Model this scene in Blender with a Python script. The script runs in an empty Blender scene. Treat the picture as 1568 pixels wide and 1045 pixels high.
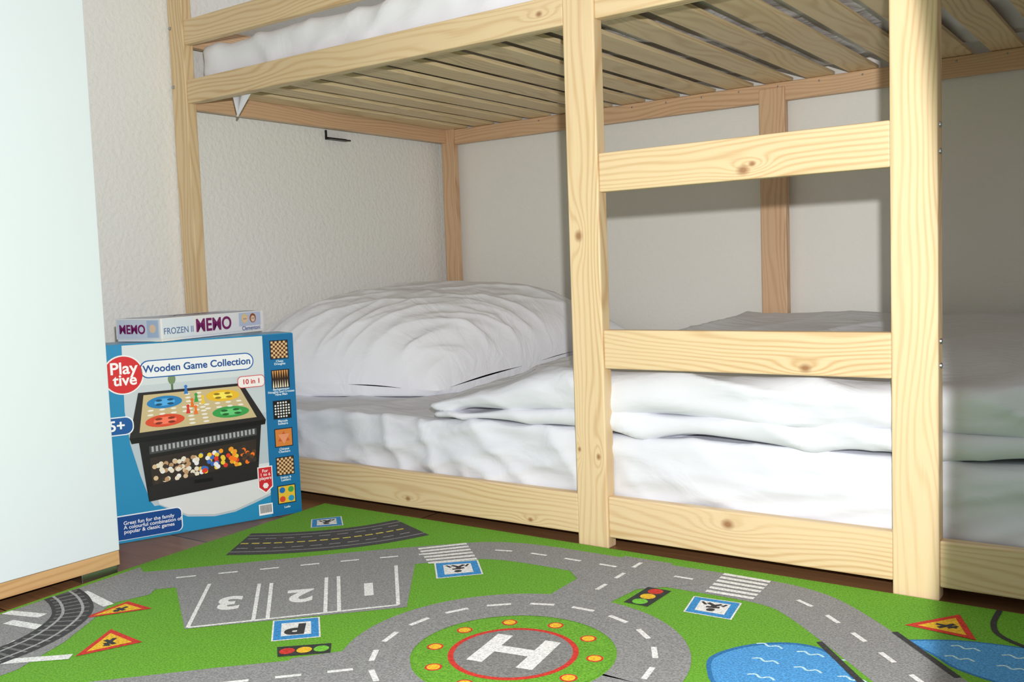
import bpy, bmesh, math, random
from mathutils import Vector, Matrix, noise
random.seed(4)
scene=bpy.context.scene
scene.view_settings.view_transform='Standard'
COL=scene.collection
def lin(r,g,b):
    f=lambda c:(c/255/12.92) if c/255<=.04045 else ((c/255+.055)/1.055)**2.4
    return (f(r),f(g),f(b),1)
# ---------------------------------------------------------------- helpers
def empty(name,loc=(0,0,0)):
    o=bpy.data.objects.new(name,None); o.location=loc; o.empty_display_size=.05; COL.objects.link(o); return o
def mesh_obj(name,verts,faces,mat=None,parent=None,smooth=False):
    me=bpy.data.meshes.new(name); me.from_pydata([tuple(v) for v in verts],[],faces); me.update()
    if smooth:
        for p in me.polygons: p.use_smooth=True
    o=bpy.data.objects.new(name,me); COL.objects.link(o)
    if mat: me.materials.append(mat)
    if parent: o.parent=parent
    return o
def box(name,b,mat,parent=None,bev=0.0,seg=2):
    x0,x1,y0,y1,z0,z1=b
    c=Vector(((x0+x1)/2,(y0+y1)/2,(z0+z1)/2)); s=(x1-x0,y1-y0,z1-z0)
    bm=bmesh.new(); bmesh.ops.create_cube(bm,size=1)
    for v in bm.verts: v.co=Vector((v.co.x*s[0],v.co.y*s[1],v.co.z*s[2]))
    if bev: bmesh.ops.bevel(bm,geom=bm.edges[:],offset=bev,segments=seg,affect='EDGES',profile=.5)
    me=bpy.data.meshes.new(name); bm.to_mesh(me); bm.free(); me.materials.append(mat)
    o=bpy.data.objects.new(name,me); o.location=c; COL.objects.link(o)
    if parent: o.parent=parent
    return o
def new_mat(name):
    m=bpy.data.materials.new(name); m.use_nodes=True
    nt=m.node_tree; return m,nt,nt.nodes['Principled BSDF']
def N(nt,t,**k):
    n=nt.nodes.new(t)
    for a,b in k.items(): setattr(n,a,b)
    return n
def math_(nt,op,a,b=None,c=None):
    n=N(nt,'ShaderNodeMath',operation=op)
    for i,v in enumerate((a,b,c)):
        if v is None: continue
        if isinstance(v,(int,float)): n.inputs[i].default_value=v
        else: nt.links.new(v,n.inputs[i])
    return n.outputs[0]
def simple(name,col,rough=.5,metal=0,bump=0,bscale=200,var=0.0,vscale=8):
    m,nt,b=new_mat(name); b.inputs['Roughness'].default_value=rough; b.inputs['Metallic'].default_value=metal
    tc=N(nt,'ShaderNodeTexCoord')
    no=N(nt,'ShaderNodeTexNoise'); no.inputs['Scale'].default_value=vscale; no.inputs['Detail'].default_value=4
    nt.links.new(tc.outputs['Object'],no.inputs['Vector'])
    mx=N(nt,'ShaderNodeMixRGB'); mx.inputs[1].default_value=tuple(c*(1-var) for c in col[:3])+(1,); mx.inputs[2].default_value=tuple(min(1,c*(1+var)) for c in col[:3])+(1,)
    nt.links.new(no.outputs['Fac'],mx.inputs[0]); nt.links.new(mx.outputs[0],b.inputs['Base Color'])
    return m
def pine(name,light,dark,knots=(),seed=0.0,rough=.48):
    m,nt,b=new_mat(name); L=nt.links.new
    b.inputs['Roughness'].default_value=rough
    tc=N(nt,'ShaderNodeTexCoord'); oi=N(nt,'ShaderNodeObjectInfo')
    sep=N(nt,'ShaderNodeSeparateXYZ'); L(tc.outputs['Object'],sep.inputs[0])
    X,Y,Z=sep.outputs
    off=math_(nt,'MULTIPLY_ADD',oi.outputs['Random'],37.0,seed) if not knots else math_(nt,'ADD',0.0,seed)
    X2=math_(nt,'ADD',X,off)
    cb=N(nt,'ShaderNodeCombineXYZ'); L(math_(nt,'MULTIPLY',X2,1.5),cb.inputs[0]); L(math_(nt,'MULTIPLY',Y,7.0),cb.inputs[1]); L(math_(nt,'MULTIPLY',Z,9.0),cb.inputs[2])
    n1=N(nt,'ShaderNodeTexNoise'); n1.inputs['Scale'].default_value=1.5; n1.inputs['Detail'].default_value=1.5; L(cb.outputs[0],n1.inputs['Vector'])
    r=math_(nt,'MULTIPLY_ADD',n1.outputs['Fac'],.085,Z)
    r=math_(nt,'MULTIPLY_ADD',Y,.35,r)
    kmask=None
    for (kx,kz,rad) in knots:
        rad*=.78
        dx=math_(nt,'MULTIPLY',math_(nt,'SUBTRACT',X,kx),.75); dz=math_(nt,'SUBTRACT',Z,kz)
        dd=math_(nt,'SQRT',math_(nt,'ADD',math_(nt,'MULTIPLY',dx,dx),math_(nt,'MULTIPLY',dz,dz)))
        dxx=math_(nt,'MULTIPLY',dx,.45); d2=math_(nt,'ADD',math_(nt,'MULTIPLY',dxx,dxx),math_(nt,'MULTIPLY',dz,dz))
        g=math_(nt,'EXPONENT',math_(nt,'MULTIPLY',d2,-1.0/(rad*2.2)**2))
        r=math_(nt,'MULTIPLY_ADD',g,.020,r)
        k=N(nt,'ShaderNodeMapRange'); L(dd,k.inputs[0]); k.inputs[1].default_value=rad*.4; k.inputs[2].default_value=rad*1.4; k.inputs[3].default_value=1; k.inputs[4].default_value=0
        kmask=k.outputs[0] if kmask is None else math_(nt,'MAXIMUM',kmask,k.outputs[0])
    s=math_(nt,'SINE',math_(nt,'MULTIPLY',r,2*math.pi/.0085))
    s=math_(nt,'MULTIPLY_ADD',s,.5,.5); s=math_(nt,'POWER',s,2.2)
    cb2=N(nt,'ShaderNodeCombineXYZ'); L(math_(nt,'MULTIPLY',X2,9.0),cb2.inputs[0]); L(math_(nt,'MULTIPLY',Y,300.0),cb2.inputs[1]); L(math_(nt,'MULTIPLY',Z,300.0),cb2.inputs[2])
    n2=N(nt,'ShaderNodeTexNoise'); n2.inputs['Scale'].default_value=1.6; n2.inputs['Detail'].default_value=3; L(cb2.outputs[0],n2.inputs['Vector'])
    n3=N(nt,'ShaderNodeTexNoise'); n3.inputs['Scale'].default_value=.7; L(cb.outputs[0],n3.inputs['Vector'])
    fac=math_(nt,'MULTIPLY',s,math_(nt,'MULTIPLY_ADD',n3.outputs['Fac'],1.2,-.12))
    fac=math_(nt,'MULTIPLY_ADD',math_(nt,'SUBTRACT',n2.outputs['Fac'],.5),.55,fac)
    fac=math_(nt,'ADD',fac,math_(nt,'MULTIPLY',math_(nt,'SUBTRACT',n3.outputs['Fac'],.5),.5))
    mx=N(nt,'ShaderNodeMixRGB'); mx.use_clamp=True; mx.inputs[1].default_value=light; mx.inputs[2].default_value=dark
    cl=N(nt,'ShaderNodeClamp'); L(fac,cl.inputs[0]); L(cl.outputs[0],mx.inputs[0])
    out=mx.outputs[0]
    if kmask is not None:
        m2=N(nt,'ShaderNodeMixRGB'); L(math_(nt,'MULTIPLY',kmask,.8),m2.inputs[0]); L(out,m2.inputs[1]); m2.inputs[2].default_value=lin(140,86,44); out=m2.outputs[0]
    L(out,b.inputs['Base Color'])
    bp=N(nt,'ShaderNodeBump'); bp.inputs['Strength'].default_value=.12; bp.inputs['Distance'].default_value=.0008
    L(fac,bp.inputs['Height']); L(bp.outputs[0],b.inputs['Normal'])
    return m
PL,PD=lin(226,200,158),lin(196,156,106)
M_pine=pine('pine_light',PL,PD)
M_pine_back=pine('pine_reddish',lin(216,180,144),lin(186,144,106))
M_slat=pine('pine_slat',lin(228,206,164),lin(194,162,116))
def board(name,b,parent,mat=None,knots=(),seed=0.,bev=.0025):
    x0,x1,y0,y1,z0,z1=b
    c=Vector(((x0+x1)/2,(y0+y1)/2,(z0+z1)/2)); s=[x1-x0,y1-y0,z1-z0]
    ax=s.index(max(s))
    if ax==0: dims=(s[0],s[1],s[2]); rot=(0,0,0)
    elif ax==1: dims=(s[1],s[0],s[2]); rot=(0,0,math.pi/2)
    else: dims=(s[2],s[1],s[0]); rot=(0,-math.pi/2,0)
    if knots:
        ks=[]
        for kx,kz,r in knots: # world x,z
            if ax==0: ks.append((kx-c.x,kz-c.z,r))
            else: ks.append((kz-c.z,-(kx-c.x),r))
        mat=pine('pine_'+name,PL,PD,ks,seed)
    bm=bmesh.new(); bmesh.ops.create_cube(bm,size=1)
    for v in bm.verts: v.co=Vector((v.co.x*dims[0],v.co.y*dims[1],v.co.z*dims[2]))
    bmesh.ops.bevel(bm,geom=bm.edges[:],offset=bev,segments=2,affect='EDGES',profile=.5)
    me=bpy.data.meshes.new(name); bm.to_mesh(me); bm.free(); me.materials.append(mat or M_pine)
    o=bpy.data.objects.new(name,me); o.location=c; o.rotation_euler=rot; COL.objects.link(o); o.parent=parent
    return o
# ---------------------------------------------------------------- room
XL=-0.288; YB=0.962
def plaster(name,col,strength,scale):
    m,nt,b=new_mat(name); L=nt.links.new; b.inputs['Roughness'].default_value=.75
    tc=N(nt,'ShaderNodeTexCoord')
    n=N(nt,'ShaderNodeTexNoise'); n.inputs['Scale'].default_value=scale; n.inputs['Detail'].default_value=2; L(tc.outputs['Object'],n.inputs['Vector'])
    n2=N(nt,'ShaderNodeTexNoise'); n2.inputs['Scale'].default_value=3; L(tc.outputs['Object'],n2.inputs['Vector'])
    mx=N(nt,'ShaderNodeMixRGB'); mx.inputs[1].default_value=tuple(c*.96 for c in col[:3])+(1,); mx.inputs[2].default_value=col; L(n2.outputs['Fac'],mx.inputs[0]); L(mx.outputs[0],b.inputs['Base Color'])
    bp=N(nt,'ShaderNodeBump'); bp.inputs['Strength'].default_value=strength; bp.inputs['Distance'].default_value=.004
    L(n.outputs['Fac'],bp.inputs['Height']); L(bp.outputs[0],b.inputs['Normal']); return m
M_wl=plaster('textured_plaster',lin(240,240,237),.6,95)
M_wb=plaster('smooth_plaster',lin(236,234,228),.25,120)
box('wall_left',(XL-.1,XL,-3.2,YB+.1,0,2.5),M_wl)
box('wall_back',(XL,3.6,YB,YB+.1,0,2.5),M_wb)
m,nt,b=new_mat('laminate_floor'); L=nt.links.new
tc=N(nt,'ShaderNodeTexCoord'); mp=N(nt,'ShaderNodeMapping'); L(tc.outputs['Object'],mp.inputs[0])
br=N(nt,'ShaderNodeTexBrick'); br.inputs['Scale'].default_value=1; br.inputs['Brick Width'].default_value=1.2; br.inputs['Row Height'].default_value=.19; br.inputs['Mortar Size'].default_value=.0015
br.inputs['Color1'].default_value=lin(170,122,82); br.inputs['Color2'].default_value=lin(150,106,70); br.inputs['Mortar'].default_value=lin(60,40,26); L(mp.outputs[0],br.inputs['Vector'])
mp2=N(nt,'ShaderNodeMapping'); mp2.inputs['Scale'].default_value=(3,60,1); L(tc.outputs['Object'],mp2.inputs[0])
nn=N(nt,'ShaderNodeTexNoise'); nn.inputs['Scale'].default_value=2; nn.inputs['Detail'].default_value=5; L(mp2.outputs[0],nn.inputs['Vector'])
mx=N(nt,'ShaderNodeMixRGB',blend_type='MULTIPLY'); mx.inputs[0].default_value=.6; L(br.outputs[0],mx.inputs[1]); L(nn.outputs['Fac'],mx.inputs[2])
L(mx.outputs[0],b.inputs['Base Color']); b.inputs['Roughness'].default_value=.4
box('floor',(XL-.1,3.6,-3.2,YB+.1,-.1,0),m)
# ---------------------------------------------------------------- bunk bed
bed=empty('bunk_bed')
XR=1.75; XA=-.234
board('post_front_left',(-.284,XA,0,.027,0,1.32),bed,knots=[(-.26,.2,.004)],seed=3)
board('ladder_post_left',(.763,.822,0,.027,0,1.32),bed,knots=[(.782,.523,.0085),(.808,.155,.005),(.771,.165,.004)],seed=7)
board('ladder_post_right',(1.277,1.338,0,.027,0,1.32),bed,knots=[(1.30,1.1,.004)],seed=19)
board('post_front_right',(XR-.055,XR,0,.027,0,1.32),bed)
board('post_back_left',(-.262,-.214,.925,.947,0,1.32),bed,M_pine_back)
board('post_back_middle',(.740,.804,.921,.947,0,.885),bed,M_pine_back)
board('post_back_right',(XR-.055,XR,.925,.947,0,1.32),bed,M_pine_back)
def fr(name,x0,x1,z0,z1,**k): return board(name,(x0,x1,.003,.022,z0,z1),bed,**k)
fr('lower_rail_a',XA,.763,.019,.088,knots=[(.375,.036,.006),(.663,.03,.005)],seed=11)
fr('lower_rail_b',.822,1.277,.019,.088,knots=[(1.033,.068,.009)],seed=5)
fr('lower_rail_c',1.338,XR-.055,.019,.084)
fr('upper_rail_a',XA,.763,.869,.9205,knots=[(.716,.895,.006)],seed=23)
fr('upper_rail_b',.822,1.277,.869,.9205,seed=2)
fr('upper_rail_c',1.338,XR-.055,.869,.9205)
fr('guard_rail_a',XA,.763,.998,1.052)
fr('guard_rail_b',XA,.763,1.12,1.175)
fr('guard_rail_c',1.338,XR-.055,.998,1.052)
fr('ladder_rung_a',.822,1.277,.592,.655,knots=[(1.068,.606,.009),(1.082,.614,.005)],seed=31)
fr('ladder_rung_b',.822,1.277,.303,.367,knots=[(1.157,.314,.008)],seed=41)
fr('ladder_rung_c',.822,1.277,1.16,1.223)
board('slat_ledger_front',(XA,XR-.055,.0225,.040,.872,.896),bed,M_slat)
board('upper_back_rail',(-.214,XR-.055,.928,.945,.853,.897),bed,M_pine_back)
board('lower_back_rail',(-.214,XR-.055,.928,.945,.02,.088),bed,M_pine_back)
board('upper_end_rail_a',(-.262,-.243,.027,.925,.859,.903),bed,M_pine_back)
board('lower_end_rail_a',(-.262,-.243,.027,.925,.02,.088),bed,M_pine_back)
board('upper_end_rail_b',(XR-.02,XR,.027,.925,.859,.903),bed,M_pine)
board('end_guard_a',(-.262,-.243,.027,.925,.998,1.052),bed,M_pine_back)
board('end_guard_b',(XR-.02,XR,.027,.925,.998,1.052),bed,M_pine)
board('back_guard',(-.214,XR-.055,.928,.945,.998,1.052),bed,M_pine_back)
M_steel=simple('steel',lin(180,182,185),.3,1.0)
M_dark=simple('black_metal',lin(28,28,30),.4,.3)
x=-.235; i=0
while x<XR-.06:
    w=.064
    board('slat_%d'%i,(x,x+w,.024,.944,.8975,.9065),bed,M_slat,bev=.0015)
    if x>.0:
        bmx=x+w/2
        o=box('slat_screw_%d'%i,(bmx-.002,bmx+.002,.9265,.928,.885,.889),M_steel,bed,.001)
    x+=.099; i+=1
def bolt(name,loc,axis,parent):
    bm=bmesh.new(); bmesh.ops.create_cone(bm,cap_ends=True,segments=16,radius1=.0042,radius2=.0036,depth=.003)
    me=bpy.data.meshes.new(name); bm.to_mesh(me); bm.free(); me.materials.append(M_steel)
    o=bpy.data.objects.new(name,me); o.location=loc; COL.objects.link(o); o.parent=parent
    if axis=='y': o.rotation_euler=(math.pi/2,0,0)
    if axis=='x': o.rotation_euler=(0,math.pi/2,0)
for k,z in enumerate((.643,.608,.355,.322)): bolt('bolt_c_%d'%k,(1.3385,.0125,z),'x',bed)
for k,z in enumerate((.91,1.04)): bolt('bolt_a_%d'%k,(-.277,-.001,z),'y',bed)
br_=empty('wall_bracket')
box('arm',(XL+.003,XL+.006,.47,.545,.838,.842),M_dark,br_)
box('plate',(XL+.0005,XL+.005,.47,.474,.838,.860),M_dark,br_)
box('shelf',(XL+.0005,XL+.022,.47,.545,.835,.838),M_dark,br_)
# ---------------------------------------------------------------- fabric
def fabric(name,col=(.725,.735,.79,1)):
    m,nt,b=new_mat(name); L=nt.links.new; b.inputs['Roughness'].default_value=.72
    b.inputs['Base Color'].default_value=col
    tc=N(nt,'ShaderNodeTexCoord')
    mp=N(nt,'ShaderNodeMapping'); mp.inputs['Rotation'].default_value=(.3,.2,.7); mp.inputs['Scale'].default_value=(5,14,9); L(tc.outputs['Object'],mp.inputs[0])
    n=N(nt,'ShaderNodeTexNoise'); n.inputs['Scale'].default_value=1.6; n.inputs['Detail'].default_value=3; n.inputs['Distortion'].default_value=1.2; L(mp.outputs[0],n.inputs['Vector'])
    bp=N(nt,'ShaderNodeBump'); bp.inputs['Strength'].default_value=.32; bp.inputs['Distance'].default_value=.012; L(n.outputs['Fac'],bp.inputs['Height']); L(bp.outputs[0],b.inputs['Normal'])
    return m
M_fab=fabric('white_cotton')
M_fab_p=fabric('pillow_cotton',(.84,.85,.90,1))
def ridge(p): return (1-abs(noise.noise(p)*1.6))**3
def cloth_slab(name,b,rad,disp,mat,parent=None,res=.012):
    x0,x1,y0,y1,z0,z1=b; c=Vector(((x0+x1)/2,(y0+y1)/2,(z0+z1)/2)); h=Vector(((x1-x0)/2,(y1-y0)/2,(z1-z0)/2))
    verts={};V=[];F=[]
    n=[max(4,int(2*h[i]/res)) for i in range(3)]
    def vid(i,j,k):
        key=(i,j,k)
        if key not in verts:
            p=Vector((-h.x+2*h.x*i/n[0],-h.y+2*h.y*j/n[1],-h.z+2*h.z*k/n[2]))
            q=Vector([max(-h[a]+rad,min(h[a]-rad,p[a])) for a in range(3)])
            d=p-q
            nrm=d.normalized() if d.length>1e-6 else Vector((0,0,1))
            w=q+nrm*rad if d.length>1e-6 else p
            w=w+c; w=w+disp(w,nrm)
            verts[key]=len(V); V.append(w)
        return verts[key]
    for i in range(n[0]):
        for j in range(n[1]):
            F.append((vid(i,j,n[2]),vid(i+1,j,n[2]),vid(i+1,j+1,n[2]),vid(i,j+1,n[2])))
            F.append((vid(i,j,0),vid(i,j+1,0),vid(i+1,j+1,0),vid(i+1,j,0)))
    for i in range(n[0]):
        for k in range(n[2]):
            F.append((vid(i,0,k),vid(i+1,0,k),vid(i+1,0,k+1),vid(i,0,k+1)))
            F.append((vid(i,n[1],k),vid(i,n[1],k+1),vid(i+1,n[1],k+1),vid(i+1,n[1],k)))
    for j in range(n[1]):
        for k in range(n[2]):
            F.append((vid(0,j,k),vid(0,j,k+1),vid(0,j+1,k+1),vid(0,j+1,k)))
            F.append((vid(n[0],j,k),vid(n[0],j+1,k),vid(n[0],j+1,k+1),vid(n[0],j,k+1)))
    return mesh_obj(name,V,F,mat,parent,True)
def d_matt(p,n):
    a=.007*ridge(Vector((p.x*4+p.z*9,p.y*5,p.z*11-p.x*2)))+.003*noise.noise(Vector((p.x*14,p.y*14,p.z*30)))-.003
    if n.y<-.3:
        a+=.004*noise.noise(Vector((p.x*3,0,p.z*26+p.x*3)))+.010*(ridge(Vector((p.x*9+p.z*7,3,p.z*4)))-.3)*(1 if p.x<.75 else .35)
        a+=.007*(ridge(Vector((p.x*2.0+1,8,p.z*20-p.x*5)))-.3)
    return n*a
cloth_slab('mattress',(XA+.004,XR-.06,.032,.915,.068,.190),.016,d_matt,M_fab,res=.007)
def d_duv(p,n):
    lift=.05*max(0,min(1,(p.y-.05)/.8))*(1 if p.z>.2 else .0)
    left=max(0,1-(p.x-.41)/.34)
    z=p.z
    dz=-(z-.194)*left**1.2*.70
    a=.014*(ridge(Vector((p.x*2.6+5,p.y*3,p.z*18+p.x*2.5)))-.2)+.006*noise.noise(Vector((p.x*9,p.y*9,p.z*26+3)))
    a+=.006*(ridge(Vector((p.x*8+p.z*10,p.y*4,1)))-.3)*(.4+left)
    return n*a+Vector((0,0,lift+dz))
duvet=empty('duvet')
cloth_slab('folded_layer_a',(.425,XR-.065,.028,.90,.194,.228),.016,d_duv,M_fab,duvet,res=.007)
cloth_slab('folded_layer_b',(.412,XR-.065,.026,.90,.222,.292),.028,d_duv,M_fab,duvet,res=.007)
def pillow():
    nu,nv=190,190
    P=[Vector((-.278,.075,.240)),Vector((.220,.290,.204)),Vector((.40,.90,.285)),Vector((-.225,.90,.32))]
    V=[];F=[]
    def pt(u,v,s):
        base=P[0]*(1-u)*(1-v)+P[1]*u*(1-v)+P[2]*u*v+P[3]*(1-u)*v
        a=1-abs(2*u-1)**(5.0 if u<.5 else 2.8); c=1-abs(2*v-1)**(3.2 if v<.5 else 2.6)
        e=max(0,a*c)
        cen=(P[0]+P[1]+P[2]+P[3])/4
        pull=.05*((1-a)*(c)+(1-c)*a)
        q=base+(cen-base)*pull; q.z=base.z
        t=e**.5
        m_=min(1,e*4)
        front=max(0,1-v*1.9); right=max(0,(u-.5)*2.0)
        wr=.006*noise.noise(Vector((u*3.5+1,v*3.5,2)))
        wr+=.020*(ridge(Vector((u*7.5-v*3,v*1.5,7)))-.35)*front*(.35+right)*m_
        wr+=.012*(ridge(Vector((u*2+3,v*7-u*3,5)))-.35)*right*m_
        wr+=.006*(ridge(Vector((u*5-v*5,v*5,9)))-.3)*m_
        wr+=.0025*noise.noise(Vector((u*22,v*18,4)))*m_
        if s>0: q.z+=.166*t+wr+.012*(1-v)*(1-u)*t
        else: q.z-=.10*t
        q.z=max(q.z,.190)
        q.x=max(q.x,XL+.003); q.y=min(q.y,.94)
        return q
    for j in range(nv+1):
        for i in range(nu+1): V.append(pt(i/nu,j/nv,1))
    o=len(V)
    for j in range(nv+1):
        for i in range(nu+1): V.append(pt(i/nu,j/nv,-1))
    w=nu+1
    for j in range(nv):
        for i in range(nu):
            a=j*w+i; F.append((a,a+1,a+w+1,a+w)); F.append((o+a,o+a+w,o+a+w+1,o+a+1))
    ob=mesh_obj('pillow',V,F,M_fab_p,None,True)
    bm=bmesh.new(); bm.from_mesh(ob.data); bmesh.ops.remove_doubles(bm,verts=bm.verts[:],dist=.0003); bm.to_mesh(ob.data); bm.free()
    for p in ob.data.polygons: p.use_smooth=True
pillow()
def d_um(p,n):
    return n*(.008*ridge(Vector((p.x*7,p.y*5,p.z*10)))+.005*noise.noise(Vector((p.x*18,p.y*9,p.z*20)))-.006)
cloth_slab('mattress',(XA+.004,XR-.06,.030,.915,.915,1.000),.024,d_um,M_fab_p,res=.012)
fv=[];ff=[]
nF=10
for i in range(nF+1):
    for j in range(nF+1):
        s=i/nF;t=j/nF
        x=-.138+.105*s*(1-t)+.022*t; z=.912-.082*t; y=.044+.006*math.sin(s*7)*(1-t*.5)
        fv.append((x,y,z))
for i in range(nF):
    for j in range(nF):
        a=i*(nF+1)+j; ff.append((a,a+1,a+nF+2,a+nF+1))
mesh_obj('sheet_corner',fv,ff,M_fab,None,True)
# ---------------------------------------------------------------- wardrobe
wd=empty('wardrobe')
M_white=simple('white_melamine',lin(216,226,231),.35,var=.01)
M_oak=pine('oak_edge',lin(205,165,115),lin(170,125,80))
WX=.19; WY=-.495
box('carcass',(XL+.008,WX-.020,WY-1.2,WY,.038,2.1),M_white,wd,.001)
box('door_a',(WX-.018,WX,WY-.596,WY+.001,.038,2.1),M_white,wd,.0012)
box('door_b',(WX-.018,WX,WY-1.2,WY-.600,.038,2.1),M_white,wd,.0012)
board('plinth',(WX-.018,WX,WY-1.2,WY,.014,.0375),wd,M_oak,bev=.001)
box('base',(XL+.02,WX-.03,WY-1.19,WY-.01,.014,.037),M_dark,wd)
for k,yy in enumerate((WY-.035,WY-1.15)):
    box('foot_%d'%k,(WX-.05,WX-.003,yy-.03,yy+.032,.0,.014),M_steel,wd,.001)
    box('foot_back_%d'%k,(XL+.03,XL+.08,yy-.03,yy+.032,.0,.014),M_steel,wd,.001)
# ---------------------------------------------------------------- flat art helper
def poly_on(name,pts,mat,parent,level,fmap):
    v=[fmap(p[0],p[1],level) for p in pts]
    return mesh_obj(name,v,[tuple(range(len(v)))],mat,parent)
_c={}
def paint(rgb,rough=.35):
    k=(rgb,rough)
    if k not in _c: _c[k]=simple('print_%d_%d_%d'%rgb,lin(*rgb),rough,var=.02)
    return _c[k]
def circ(cx,cy,r,n=36,ry=None): return [(cx+r*math.cos(2*math.pi*i/n),cy+(ry or r)*math.sin(2*math.pi*i/n)) for i in range(n)]
def rrect(x0,y0,x1,y1,r,n=6):
    out=[]
    for (cx,cy,a0) in ((x1-r,y1-r,0),(x0+r,y1-r,90),(x0+r,y0+r,180),(x1-r,y0+r,270)):
        for i in range(n+1):
            a=math.radians(a0+90*i/n); out.append((cx+r*math.cos(a),cy+r*math.sin(a)))
    return out
def text_on(name,body,size,mat,parent,mtx,bold=0.0,align='CENTER',sx=1.0):
    cu=bpy.data.curves.new(name,'FONT'); cu.body=body; cu.size=size; cu.align_x=align; cu.align_y='CENTER'; cu.offset=bold; cu.extrude=.00005
    cu.space_line=.85
    cu.materials.append(mat)
    o=bpy.data.objects.new(name,cu); COL.objects.link(o); o.parent=parent; o.matrix_local=mtx@Matrix.Diagonal((sx,1,1,1)); return o
# ---------------------------------------------------------------- board game box
gb=empty('board_game_box')
O=Vector((.018,-.430,0)); E=Vector((.3546,.935,0)).normalized(); NN=Vector((E.y,-E.x,0)); UP=Vector((0,0,1))
W,H,T=.385,.362,.085
B=Matrix(((E.x,-NN.x,0,O.x),(E.y,-NN.y,0,O.y),(0,0,1,0),(0,0,0,1)))
gb.matrix_world=B
M_boxblue=paint((40,140,185),.3)
bm=bmesh.new(); bmesh.ops.create_cube(bm,size=1)
for v in bm.verts: v.co=Vector(((v.co.x+.5)*W,(v.co.y+.5)*T,(v.co.z+.5)*H+.0005))
bmesh.ops.bevel(bm,geom=bm.edges[:],offset=.0012,segments=2,affect='EDGES')
me=bpy.data.meshes.new('carton'); bm.to_mesh(me); bm.free(); me.materials.append(M_boxblue)
o=bpy.data.objects.new('carton',me); COL.objects.link(o); o.parent=gb
gf=lambda u,v,l:(u,-.0002-.00025*l,v)
def gp(name,pts,rgb,l): return poly_on(name,pts,paint(rgb,.3),gb,l,gf)
def gt(name,body,size,rgb,u,v,l,bold=0,rot=0,align='CENTER',sx=1.0):
    m=Matrix.Translation((u,-.0002-.00025*l,v))@Matrix.Rotation(math.pi/2,4,'X')@Matrix.Rotation(rot,4,'Z')
    return text_on(name,body,size,paint(rgb,.3),gb,m,bold,align,sx)
def rect(x0,y0,x1,y1): return [(x0,y0),(x1,y0),(x1,y1),(x0,y1)]
STR=.322
gp('photo_background',rect(.003,.003,STR,H-.002),(186,198,206),1)
gp('photo_top',rect(.06,.285,STR,H-.002),(214,221,224),2)
gp('photo_haze',rect(.06,.21,STR,.285),(200,209,214),2)
gp('plant_stem',rect(.144,.268,.148,.30),(96,120,84),3)
gp('plant_leaf',circ(.146,.292,.007,14,.010),(120,144,104),4)
gp('left_blue',[(.003,.003),(.16,.003),(.12,.03),(.095,.07),(.08,.12),(.066,.18),(.06,.24),(.062,H-.002),(.003,H-.002)],(38,140,188),3)
gp('bottom_blue',[(.003,.003),(STR,.003),(STR,.045),(.29,.035),(.25,.024),(.21,.022),(.16,.03),(.11,.06),(.003,.06)],(38,140,188),4)
gp('table_white',[(.11,.062),(.16,.034),(.21,.026),(.25,.028),(.29,.040),(STR,.05),(STR,.11),(.1,.11)],(220,223,224),5)
gp('column_blue',rect(STR,.002,W-.001,H-.001),(20,112,165),2)
gp('table_body',[(.080,.190),(.092,.070),(.298,.082),(.312,.205)],(28,26,28),6)
gp('table_rim',[(.085,.272),(.277,.272),(.320,.196),(.065,.190)],(40,36,38),7)
gp('table_lip',[(.065,.190),(.320,.196),(.318,.187),(.068,.180)],(14,13,14),7)
gp('ludo_field',[(.094,.267),(.270,.267),(.302,.203),(.083,.199)],(206,186,140),8)
q=[(.083,.199),(.302,.203),(.270,.267),(.094,.267)]
def bil(s,t):
    a=[(q[0][i]*(1-s)+q[1][i]*s)*(1-t)+(q[3][i]*(1-s)+q[2][i]*s)*t for i in (0,1)]; return tuple(a)
def bc(cx,cy,r,n=28): return [bil(cx+r*math.cos(2*math.pi*i/n),cy+r*math.sin(2*math.pi*i/n)) for i in range(n)]
for k,(s,t,c) in enumerate(((.21,.76,(40,130,190)),(.79,.77,(238,190,50)),(.21,.25,(222,80,50)),(.8,.26,(60,160,80)))):
    gp('ludo_home_%d'%k,bc(s,t,.17),c,9); gp('ludo_inner_%d'%k,bc(s,t,.10),tuple(min(255,x+45) for x in c),10)
    for a in range(4): gp('ludo_dot_%d_%d'%(k,a),bc(s+.055*(1 if a&1 else -1),t+.055*(1 if a&2 else -1),.032,12),tuple(int(x*.6) for x in c),11)
for k in range(9):
    s=.08+.84*k/8
    for t in (.44,.56): gp('track_h_%d_%d'%(k,int(t*100)),bc(s,t,.028,10),(240,236,225),10)
    for s2 in (.44,.56): gp('track_v_%d_%d'%(k,int(s2*100)),bc(s2,s,.028,10),(240,236,225),11)
for k,(u,v,c) in enumerate(((.170,.262,(50,120,200)),(.180,.236,(230,120,40)),(.188,.245,(60,160,70)),(.172,.225,(220,60,50)),(.200,.240,(240,200,60)),(.186,.222,(240,120,50)))):
    gp('pawn_%d'%k,[(u-.004,v),(u+.004,v),(u+.0015,v+.012),(u-.0015,v+.012)],c,12); gp('pawn_head_%d'%k,circ(u,v+.014,.003,12),c,13)
gp('tray_a',[(.098,.172),(.300,.182),(.300,.168),(.098,.157)],(70,70,74),8)
for k in range(26):
    s=k/25; gp('silver_piece_%d'%k,rect(.102+.19*s,.161+.0095*s,.106+.19*s,.171+.0095*s),(170,172,176),9)
gp('drawer_opening',[(.098,.150),(.298,.160),(.296,.116),(.100,.098)],(52,42,38),8)
cols=[(220,190,150),(235,225,205),(190,150,110),(240,240,240),(60,50,45),(245,160,40),(225,60,40),(240,205,60),(250,120,30),(90,60,40)]
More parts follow.
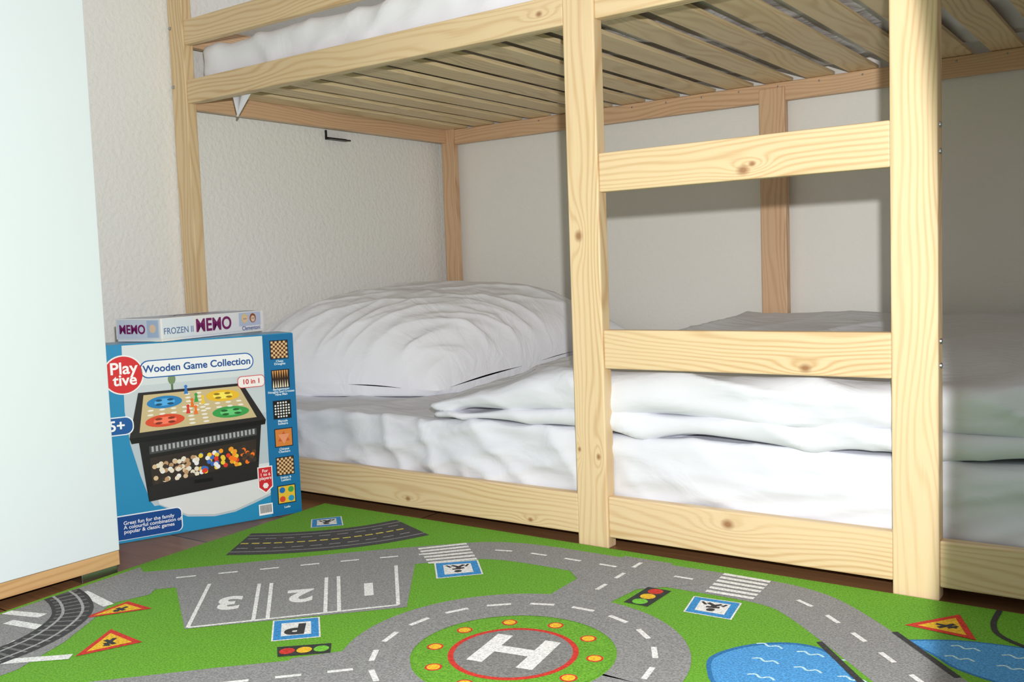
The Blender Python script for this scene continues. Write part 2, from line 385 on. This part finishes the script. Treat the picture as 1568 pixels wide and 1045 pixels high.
for k in range(130):
    s=random.random(); t=random.random()
    u=.103+.19*s; v=.103+.034*t+.014*s
    c=random.choice(cols[:5] if s<.45 else ([cols[3],cols[6],cols[7],(60,110,190)] if s<.65 else (cols[5:9] if s<.85 else cols[8:]+[cols[4]])))
    gp('piece_%d'%k,circ(u,v,.0045,8),c,9+k*.015)
gp('drawer_front',[(.092,.098),(.30,.116),(.298,.082),(.092,.070)],(36,33,35),11.5)
gp('drawer_handle',rect(.175,.091,.21,.098),(12,12,13),12)
gp('logo_ring',circ(.0615,.307,.036),(240,240,240),5); gp('logo_disc',circ(.0615,.307,.0335),(214,42,46),6)
gt('logo_text_a','Play',.030,(250,250,250),.0625,.318,7,.0006); gt('logo_text_b','tive',.028,(250,250,250),.064,.297,7,.0006)
gp('title_pill',rrect(.090,.297,.302,.330,.016),(28,96,170),5); gp('title_pill_inner',rrect(.092,.299,.300,.328,.0145),(240,242,244),6)
gt('title_text','Wooden Game Collection',.0185,(24,80,150),.196,.3135,7,.0004)
gp('tenin1',rrect(.268,.262,.3215,.285,.008),(214,60,60),11); gp('tenin1_in',rrect(.2692,.2632,.3205,.2838,.007),(246,240,238),12)
gt('tenin1_text','10 in 1',.013,(200,40,40),.295,.2735,13,.0003)
gp('age_pill',rrect(.01,.198,.074,.232,.014),(240,244,248),8); gp('age_pill_in',rrect(.012,.2,.072,.230,.013),(24,90,160),9); gt('age_text','5+',.026,(250,250,250),.045,.215,10,.0006)
gp('info',rrect(.008,.006,.150,.052,.010),(235,240,244),6); gp('info_in',rrect(.009,.007,.148,.050,.009),(18,70,140),7)
gt('info_text','Great fun for the family\nA colourful combination of\npopular & classic games',.0094,(245,245,250),.045,.029,8,.0001,align='LEFT')
gp('badge',[(.297,.104),(.327,.104),(.327,.062),(.312,.050),(.297,.062)],(240,240,240),12); gp('badge_in',[(.299,.102),(.325,.102),(.325,.064),(.312,.053),(.299,.064)],(206,40,48),13)
gt('badge_text','For\n1 to 6\nplayers',.0085,(250,250,250),.312,.088,14,.0001); gp('badge_heart',circ(.312,.066,.006,6),(245,235,235),14)
gp('barcode',rect(.296,.008,.324,.030),(245,245,245),12)
for k in range(9): gp('bar_%d'%k,rect(.299+.0026*k,.012,.3003+.0026*k,.028),(20,20,20),13)
cu_=.3545
labels=['Chess\nDraughts','Backgammon\nNoughts and Crosses\nNine Men','Mancala\nSolitaire','Chinese\nCheckers','Snakes &\nLadders','Ludo']
for k,v in enumerate((.331,.273,.212,.156,.099,.042)):
    gp('icon_frame_%d'%k,rect(cu_-.0185,v-.0185,cu_+.0185,v+.0185),(14,30,50),4)
    s=.0168
    base=[(90,50,24),(50,30,22),(24,18,18),(214,130,60),(96,56,30),(230,190,60)][k]
    gp('icon_%d'%k,rect(cu_-s,v-s,cu_+s,v+s),base,5)
    if k in (0,4):
        for a in range(8):
            for c in range(8):
                if (a+c)%2: gp('sq_%d_%d_%d'%(k,a,c),rect(cu_-s+a*s/4,v-s+c*s/4,cu_-s+(a+1)*s/4,v-s+(c+1)*s/4),(226,190,140),6)
    elif k==1:
        for a in range(7):
            gp('tri_%d'%a,[(cu_-s+.0048*a,v-s),(cu_-s+.0048*(a+.7),v-s),(cu_-s+.0048*(a+.35),v-.001)],(235,225,200),6)
            gp('trj_%d'%a,[(cu_-s+.0048*a,v+s),(cu_-s+.0048*(a+.35),v+.001),(cu_-s+.0048*(a+.7),v+s)],(225,160,90),6)
    elif k==2:
        for a in range(6):
            for c in range(6):
                if 0<a<5 or 0<c<5: gp('hole_%d_%d'%(a,c),circ(cu_-s+.003+a*.0055,v-s+.003+c*.0055,.0019,8),(238,238,236),6)
    elif k==3:
        gp('star_a',[(cu_,v+.013),(cu_-.012,v-.007),(cu_+.012,v-.007)],(200,90,50),6); gp('star_b',[(cu_,v-.013),(cu_+.012,v+.007),(cu_-.012,v+.007)],(230,150,110),7)
    else:
        for a,(dx,dy,c) in enumerate(((-1,1,(30,110,180)),(1,1,(60,160,80)),(-1,-1,(220,70,50)),(1,-1,(40,150,200)))): gp('mini_%d'%a,circ(cu_+dx*.009,v+dy*.009,.006,14),c,6)
    gt('icon_label_%d'%k,labels[k],.0062,(235,245,250),cu_,v-.0255,4,.0001)
# ---------------------------------------------------------------- memory card game box
mb=empty('memory_card_game_box')
e1=Vector((-.17,.985,0)).normalized(); e2=Vector((e1.y*-1,e1.x,0))
ML,MW,MH=.280,.115,.043
mb.matrix_world=Matrix(((e1.x,e2.x,0,.084),(e1.y,e2.y,0,-.318),(0,0,1,H+.0012),(0,0,0,1)))
M_mw=paint((236,236,238),.3)
def mbx(name,b,mat):
    o=box(name,b,mat,mb,.0012); return o
mbx('base_tray',(.0015,ML-.0015,.0015,MW-.0015,0,.03),M_mw)
mbx('lid',(0,ML,0,MW,.004,MH),M_mw)
mf=lambda u,v,l:(u,-.0002-.00025*l,v); mg=lambda u,v,l:(-.0002-.00025*l,MW-u,v); mt=lambda u,v,l:(u,v,MH+.0002+.0002*l)
def tx(name,body,size,rgb,mtx,bold=0): return text_on(name,body,size,paint(rgb,.3),mb,mtx,bold)
RX=Matrix.Rotation(math.pi/2,4,'X')
poly_on('frost_band_side',rect(.004,.006,.08,.041),paint((226,234,244),.3),mb,1,mf)
tx('side_title_a','FROZEN II',.0165,(90,120,165),Matrix.Translation((.042,-.0008,.018))@RX,.0001)
tx('side_title_b','MEMO',.034,(120,20,95),Matrix.Translation((.134,-.0008,.0225))@RX,.0009)
poly_on('characters',rect(.205,.014,.270,.041),paint((190,200,225),.3),mb,1,mf)
for k,(cx,c,h_) in enumerate(((.222,(235,200,175),(230,205,140)),(.246,(235,200,175),(150,75,40)))):
    poly_on('hair_%d'%k,circ(cx,.029,.0095,20),paint(h_,.3),mb,2,mf); poly_on('face_%d'%k,circ(cx,.0275,.0065,20),paint(c,.3),mb,3,mf)
    for s in (-1,1): poly_on('eye_%d_%d'%(k,s),circ(cx+s*.0025,.0285,.0012,8),paint((40,50,80),.3),mb,4,mf)
tx('maker','Clementoni',.0115,(40,70,150),Matrix.Translation((.240,-.0009,.009))@RX,.0001)
RZ=Matrix.Rotation(-math.pi/2,4,'Z')@RX
poly_on('frost_band_end',rect(.004,.006,MW-.004,.041),paint((205,214,230),.3),mb,1,mg)
poly_on('end_art',rect(.080,.008,.108,.039),paint((170,190,220),.3),mb,2,mg); poly_on('end_face',circ(.094,.024,.008,18),paint((230,200,175),.3),mb,3,mg)
tx('end_title','MEMO',.023,(120,20,95),Matrix.Translation((-.0012,.072,.022))@RZ,.0006)
poly_on('lid_art',rect(.01,.01,ML-.01,MW-.01),paint((180,200,228),.3),mb,1,mt)
tx('lid_title','MEMO',.05,(120,20,95),Matrix.Translation((ML/2,MW/2,MH+.0006)),.001)
# ---------------------------------------------------------------- play rug
rug=empty('play_rug')
ZR=.005
_r={}
def rugmat(rgb):
    if rgb in _r: return _r[rgb]
    m,nt,b=new_mat('rug_pile_%d_%d_%d'%rgb); L=nt.links.new; b.inputs['Roughness'].default_value=.9
    c=lin(*rgb)
    tc=N(nt,'ShaderNodeTexCoord'); n=N(nt,'ShaderNodeTexNoise'); n.inputs['Scale'].default_value=420; n.inputs['Detail'].default_value=2; L(tc.outputs['Object'],n.inputs['Vector'])
    rp=N(nt,'ShaderNodeValToRGB'); rp.color_ramp.elements[0].position=.33; rp.color_ramp.elements[1].position=.68
    rp.color_ramp.elements[0].color=tuple(x*.72 for x in c[:3])+(1,); rp.color_ramp.elements[1].color=tuple(min(1,x*1.28+.01) for x in c[:3])+(1,)
    L(n.outputs['Fac'],rp.inputs[0]); L(rp.outputs[0],b.inputs['Base Color'])
    bp=N(nt,'ShaderNodeBump'); bp.inputs['Strength'].default_value=.4; bp.inputs['Distance'].default_value=.002; L(n.outputs['Fac'],bp.inputs['Height']); L(bp.outputs[0],b.inputs['Normal'])
    _r[rgb]=m; return m
GREEN=(100,164,30); GREY=(140,140,140); WHITE=(235,235,232); BLK=(48,48,50); BLUE=(60,140,205); RED=(205,45,30); YEL=(245,185,30)
out=[(.157,-.010),(1.95,-.010),(1.95,-1.45),(.26,-1.45),(.222,-.72),(.197,-.50)]
v=[(x,y,ZR) for x,y in out]+[(x,y,.0003) for x,y in out]; n_=len(out)
f=[tuple(range(n_))[::-1]]+[(i,(i+1)%n_,n_+(i+1)%n_,n_+i) for i in range(n_)]
mesh_obj('pile',v,f,rugmat(GREEN),rug)
def zr(l): return ZR+.00012*l+.00008
def rp_(name,pts,rgb,l):
    pts=[(max(p[0],.165+.0895*max(0,-p[1])) ,min(p[1],-.0105)) for p in pts]
    return poly_on(name,pts,rugmat(rgb),rug,l,lambda x,y,l:(x,y,zr(l)))
def smooth_pl(P,k=6):
    if len(P)<3: return [Vector(p) for p in P]
    Q=[Vector(p) for p in P]; R=[]
    for i in range(len(Q)-1):
        p0=Q[max(0,i-1)];p1=Q[i];p2=Q[i+1];p3=Q[min(len(Q)-1,i+2)]
        for j in range(k):
            t=j/k; R.append(.5*((2*p1)+(p2-p0)*t+(2*p0-5*p1+4*p2-p3)*t*t+(3*p1-p0-3*p2+p3)*t**3))
    R.append(Q[-1]); return R
def strip(name,P,w,rgb,l,sm=True):
    R=smooth_pl(P) if sm else [Vector(p) for p in P]; A=[];Bv=[]
    for i,p in enumerate(R):
        t=(R[min(i+1,len(R)-1)]-R[max(i-1,0)]).normalized(); nn=Vector((-t.y,t.x)); A.append(p+nn*w/2); Bv.append(p-nn*w/2)
    pts=A+Bv; pts=[(max(p.x,.165+.0895*max(0,-p.y)),min(p.y,-.0105)) for p in pts]; n=len(A)
    z=zr(l)
    mesh_obj(name,[(x,y,z) for x,y in pts],[(n+i,n+i+1,i+1,i) for i in range(n-1)],rugmat(rgb),rug)
def dashes(name,P,dl,gap,w,rgb,l,skip=()):
    R=smooth_pl(P,10); d=[0]
    for i in range(1,len(R)): d.append(d[-1]+(R[i]-R[i-1]).length)
    def at(s):
        for i in range(1,len(R)):
            if d[i]>=s: return R[i-1].lerp(R[i],(s-d[i-1])/max(1e-9,d[i]-d[i-1]))
        return R[-1]
    s=gap/2;k=0
    while s+dl<d[-1]:
        a,b2=at(s),at(s+dl)
        if not any((a-Vector(q[:2])).length<q[2] for q in skip): strip('%s_%d'%(name,k),[a,b2],w,rgb,l,False)
        s+=dl+gap;k+=1
HC=(.945,-.448)
ringpts=lambda r,n=64:[(HC[0]+r*math.cos(2*math.pi*i/n),HC[1]+r*math.sin(2*math.pi*i/n)) for i in range(n+1)]
main=[(.25,-.535),(.30,-.488),(.388,-.390),(.503,-.262),(.610,-.155),(.66,-.115),(.729,-.097),(.85,-.093),(1.0,-.090),(1.10,-.088),(1.16,-.095),(1.21,-.122),(1.30,-.207),(1.45,-.36),(1.6,-.51)]
strip('main_road',main,.098,GREY,1)
rp_('parking_lot',[(.345,-.50),(.40,-.43),(.60,-.235),(.722,-.392),(.515,-.607)],GREY,2)
rp_('crossing_area',[(.18,-.47),(.25,-.49),(.31,-.50),(.345,-.545),(.33,-.60),(.375,-.66),(.415,-.72),(.45,-.80),(.45,-1.0),(.2,-1.0)],GREY,2.4)
strip('link_road_a',[(.915,-.035),(.918,-.27)],.085,GREY,2.8,False)
rp_('junction_fill_b',[(.79,-.10),(1.04,-.10),(.965,-.17),(.955,-.28),(.87,-.28),(.865,-.17)],GREY,3.2)
strip('link_road_b',[(.86,-.54),(.70,-.70),(.55,-.86)],.10,GREY,3.6,False)
strip('link_road_c',[(.945,-.62),(.945,-.9)],.09,GREY,3.2,False)
rp_('junction_fill',[(.80,-.50),(.72,-.60),(.74,-.70),(.90,-.60)],GREY,4.0)
strip('ring_road',ringpts(.170),.088,GREY,4.4,False)
dashes('main_dash',main[1:],.030,.034,.0065,WHITE,5.2,skip=((.615,-.15,.055),(1.085,-.09,.055),(.915,-.09,.03)))
dashes('link_dash',[(.912,-.04),(.918,-.25)],.028,.03,.0065,WHITE,5.2)
dashes('ring_dash',ringpts(.172),.034,.027,.007,WHITE,5.6)
dashes('link_b_dash',[(.82,-.575),(.6,-.80)],.03,.03,.0065,WHITE,5.2)
def line(name,a,b,w=.0055,c=WHITE,l=5): strip(name,[a,b],w,c,l,False)
for k,(a,b) in enumerate((((.385,-.468),(.515,-.602)),((.515,-.602),(.706,-.392)),((.706,-.392),(.578,-.256)),((.454,-.429),(.573,-.539)),((.468,-.417),(.587,-.526)),((.523,-.355),(.638,-.467)),((.536,-.342),(.652,-.454)))): line('bay_line_%d'%k,a,b,l=5+.05*k)
def rtext(name,body,size,x,y,ang,rgb,l,bold=.002):
    text_on(name,body,size,rugmat(rgb),rug,Matrix.Translation((x,y,zr(l)))@Matrix.Rotation(math.radians(ang),4,'Z'),bold)
rtext('bay_number_a','3',.075,.482,-.507,225,WHITE,5,.003); rtext('bay_number_b','2',.075,.550,-.433,225,WHITE,5,.003); rtext('bay_number_c','1',.075,.619,-.361,225,WHITE,5,.003)
def sign(name,Q,kind):
    c=Vector((sum(p[0] for p in Q)/4,sum(p[1] for p in Q)/4))
    ins=lambda f:[tuple(c+(Vector(p)-c)*f) for p in Q]
    rp_(name+'_border',Q,WHITE,3); rp_(name+'_blue',ins(.93),(48,140,205),4); rp_(name+'_field',ins(.62),WHITE,5)
    ang=math.degrees(math.atan2(Q[1][1]-Q[0][1],Q[1][0]-Q[0][0]))
    if kind=='P': rtext(name+'_letter','P',.05,c.x,c.y,ang+180,BLK,6,.0025)
    else:
        ex=(Vector(Q[1])-Vector(Q[0]))*.5; ey=(Vector(Q[0])-Vector(Q[3]))*.5
        g=lambda a,b_:tuple(c+ex*a+ey*b_)
        line(name+'_body',g(.0,-.1),g(.05,.25),.008,BLK,6); line(name+'_leg_a',g(.05,.2),g(.3,.45),.006,BLK,6.1); line(name+'_leg_b',g(.05,.2),g(-.25,.45),.006,BLK,6.2)
        line(name+'_arm',g(-.25,-.05),g(.28,.05),.006,BLK,6.3); rp_(name+'_head',[tuple(c+ex*-.02+ey*-.32+Vector((.006*math.cos(a*.6),.006*math.sin(a*.6)))) for a in range(10)],BLK,6)
        line(name+'_stripe_a',g(-.5,.5),g(-.3,.2),.004,BLK,6); line(name+'_stripe_b',g(.5,.5),g(.35,.2),.004,BLK,6)
sign('parking_sign',[(.597,-.525),(.643,-.482),(.699,-.533),(.654,-.577)],'P')
sign('walk_sign_a',[(.624,-.216),(.676,-.168),(.728,-.222),(.678,-.275)],'w')
sign('walk_sign_b',[(.232,-.117),(.267,-.071),(.320,-.118),(.278,-.161)],'w')
sign('walk_sign_c',[(1.048,-.155),(1.117,-.149),(1.129,-.215),(1.062,-.218)],'w')
def zebra(name,Q,n):
    a,b_,c,d_=[Vector(p) for p in Q]
    for k in range(n):
        t0=k/n;t1=(k+.58)/n
        rp_('%s_%d'%(name,k),[tuple(a.lerp(d_,t0)),tuple(b_.lerp(c,t0)),tuple(b_.lerp(c,t1)),tuple(a.lerp(d_,t1))],WHITE,5)
zebra('zebra_a',[(.545,-.165),(.598,-.100),(.680,-.172),(.625,-.228)],6)
zebra('zebra_b',[(1.045,-.040),(1.118,-.042),(1.125,-.135),(1.055,-.138)],6)
def tlight(name,Q,order):
    a,b_,c,d_=[Vector(p) for p in Q]; rp_(name,Q,(40,44,40),5)
    m0=(a+d_)/2; m1=(b_+c)/2; r=(a-d_).length*.30
    for k,cc in enumerate(order):
        p=m0.lerp(m1,.18+.32*k); rp_('%s_lamp_%d'%(name,k),[(p.x+r*math.cos(t*.524),p.y+r*math.sin(t*.524)) for t in range(12)],cc,6)
tlight('traffic_light_a',[(.676,-.586),(.727,-.541),(.749,-.564),(.701,-.607)],[RED,YEL,(110,190,50)])
tlight('traffic_light_b',[(.975,-.225),(.975,-.152),(1.012,-.152),(1.012,-.225)],[(110,190,50),YEL,RED])
def warn(name,T3):
    c=sum((Vector(p) for p in T3),Vector((0,0)))/3
    ins=lambda f:[tuple(c+(Vector(p)-c)*f) for p in T3]
    rp_(name+'_edge',ins(1.08),RED,5); rp_(name+'_field',ins(.74),YEL,6)
    e=(Vector(T3[1])-Vector(T3[0]))*.16; g_=(Vector(T3[2])-Vector(T3[0]))*.16
    line(name+'_mark_a',tuple(c-e),tuple(c+e),.006,BLK,7); line(name+'_mark_b',tuple(c-g_),tuple(c+g_),.006,BLK,7.2); line(name+'_mark_c',tuple(c-e*.6+g_*.6),tuple(c+e*.6+g_*.6),.004,BLK,7.4)
warn('rail_sign_a',[(.346,-.583),(.401,-.583),(.352,-.655)])
warn('rail_sign_b',[(.430,-.662),(.504,-.667),(.474,-.735)])
warn('bend_sign',[(1.326,-.122),(1.373,-.056),(1.404,-.130)])
rw=[(.243,-.298),(.308,-.255),(.368,-.200),(.415,-.135),(.445,-.066)]
strip('railway_bed_a',rw,.135,(66,66,68),2)
def off(P,d):
    R=smooth_pl(P,4); o=[]
    for i,p in enumerate(R):
        t=(R[min(i+1,len(R)-1)]-R[max(i-1,0)]).normalized(); o.append(tuple(p+Vector((-t.y,t.x))*d))
    return o
for k,dd in enumerate((-.05,.05)): strip('rail_edge_%d'%k,off(rw,dd),.004,(140,140,140),3)
dashes('rail_mid_a',rw,.014,.006,.006,(215,200,90),4)
dashes('rail_mid_b',off(rw,.03),.02,.012,.004,(150,150,150),4); dashes('rail_mid_c',off(rw,-.03),.02,.012,.004,(150,150,150),4)
rc=[(.215,-.612),(.262,-.624),(.315,-.650),(.352,-.690),(.378,-.745),(.388,-.82),(.39,-.9)]
strip('track_bed',rc,.055,(58,58,60),5.6)
for k,dd in enumerate((-.013,.013)): strip('track_rail_%d'%k,off(rc,dd),.004,(165,165,165),6.5)
dashes('track_sleeper',rc,.005,.012,.044,(110,110,108),6)
for k,(a,b_) in enumerate((((.243,-.592),(.335,-.606)),((.27,-.719),(.337,-.706)),((.372,-.79),(.356,-.748)),((.405,-.80),(.470,-.742)),((.225,-.70),(.29,-.68)))): line('stop_line_%d'%k,a,b_,.016,WHITE,5)
rp_('helipad_green',[tuple(p) for p in ringpts(.122)[:-1]],GREEN,5)
rp_('helipad_red',[tuple(p) for p in ringpts(.080)[:-1]],RED,6)
rp_('helipad_grey',[tuple(p) for p in ringpts(.073)[:-1]],(128,128,126),7)
ha=math.radians(10); hx=Vector((math.cos(ha),math.sin(ha)))*.5; hy=Vector((-math.sin(ha),math.cos(ha)))*.5
hc=Vector((.944,-.444))
g=lambda a,b_:hc+hx*a+hy*b_
line('h_bar_a',g(-.066,-.088),g(-.066,.088),.021,WHITE,8); line('h_bar_b',g(.066,-.088),g(.066,.088),.021,WHITE,8); line('h_bar_c',g(-.066,0),g(.066,0),.020,WHITE,9)
for k in range(10):
    a=2*math.pi*k/10+.35; cx,cy=HC[0]+.101*math.cos(a),HC[1]+.101*math.sin(a)
    rp_('landing_light_rim_%d'%k,circ(cx,cy,.0105,16),RED,6); rp_('landing_light_%d'%k,circ(cx,cy,.008,16),YEL,7)
def pond(name,P):
    R=smooth_pl(P+[P[0]],6)[:-1]; rp_(name+'_shore',[tuple(p) for p in R],(30,110,170),.5)
    c=sum(R,Vector((0,0)))/len(R); rp_(name+'_water',[tuple(c+(p-c)*.94) for p in R],(70,150,212),.75); return c
c=pond('pond_a',[(1.176,-.393),(1.154,-.340),(1.178,-.282),(1.225,-.248),(1.272,-.256),(1.315,-.311),(1.37,-.37),(1.36,-.46),(1.25,-.47)])
for k in range(9):
    wx=c.x-.07+.05*(k%3)+.012*(k//3); wy=c.y+.075-.045*(k//3)
    strip('wave_a_%d'%k,[(wx,wy),(wx+.008,wy+.005),(wx+.016,wy-.001),(wx+.024,wy+.005),(wx+.032,wy)],.003,(190,225,240),.95)
c=pond('pond_b',[(1.334,-.172),(1.39,-.142),(1.46,-.128),(1.56,-.12),(1.58,-.22),(1.48,-.25),(1.41,-.235),(1.374,-.205)])
for k in range(6):
    wx=1.385+.055*(k%3); wy=-.165-.035*(k//3)
    strip('wave_b_%d'%k,[(wx,wy),(wx+.008,wy+.005),(wx+.016,wy-.001),(wx+.024,wy+.005),(wx+.032,wy)],.003,(190,225,240),.95)
line('bridge_rail_a',(1.249,-.231),(1.345,-.345),.008,BLK,5); line('bridge_rail_b',(1.318,-.154),(1.41,-.255),.008,BLK,5)
strip('kerb_track',[(1.414,-.012),(1.416,-.07),(1.435,-.11),(1.50,-.15)],.007,BLK,5)
# ---------------------------------------------------------------- lights
ld=bpy.data.lights.new('camera_flash','SPOT'); ld.energy=104; ld.shadow_soft_size=.012; ld.color=(1,.99,.98)
ld.spot_size=math.radians(134.4); ld.spot_blend=.02
lo=bpy.data.objects.new('camera_flash',ld); lo.location=(1.66,-1.37,.58); COL.objects.link(lo)
az=math.radians(80); el=math.radians(-4)
dv=Vector((-math.sin(az)*math.cos(el),math.cos(az)*math.cos(el),math.sin(el))); lo.rotation_euler=dv.to_track_quat('-Z','Y').to_euler()
w=bpy.data.worlds.new('room_light'); scene.world=w; w.use_nodes=True
w.node_tree.nodes['Background'].inputs[0].default_value=(1,.98,.945,1); w.node_tree.nodes['Background'].inputs[1].default_value=.40
# ---------------------------------------------------------------- camera
a,p,r,fpx=0.622,0.074,-0.036,1479.748
d=Vector((-math.sin(a)*math.cos(p),math.cos(a)*math.cos(p),-math.sin(p)))
rt=Vector((math.cos(a),math.sin(a),0)); up=rt.cross(d)
rt2=rt*math.cos(r)+up*math.sin(r); up2=rt2.cross(d)
cam=bpy.data.cameras.new('camera'); cam.sensor_width=36; cam.lens=fpx/1568*36; cam.clip_start=.01
co=bpy.data.objects.new('camera',cam); COL.objects.link(co)
co.matrix_world=Matrix(((rt2.x,up2.x,-d.x,1.624),(rt2.y,up2.y,-d.y,-1.374),(rt2.z,up2.z,-d.z,.472),(0,0,0,1)))
scene.camera=co
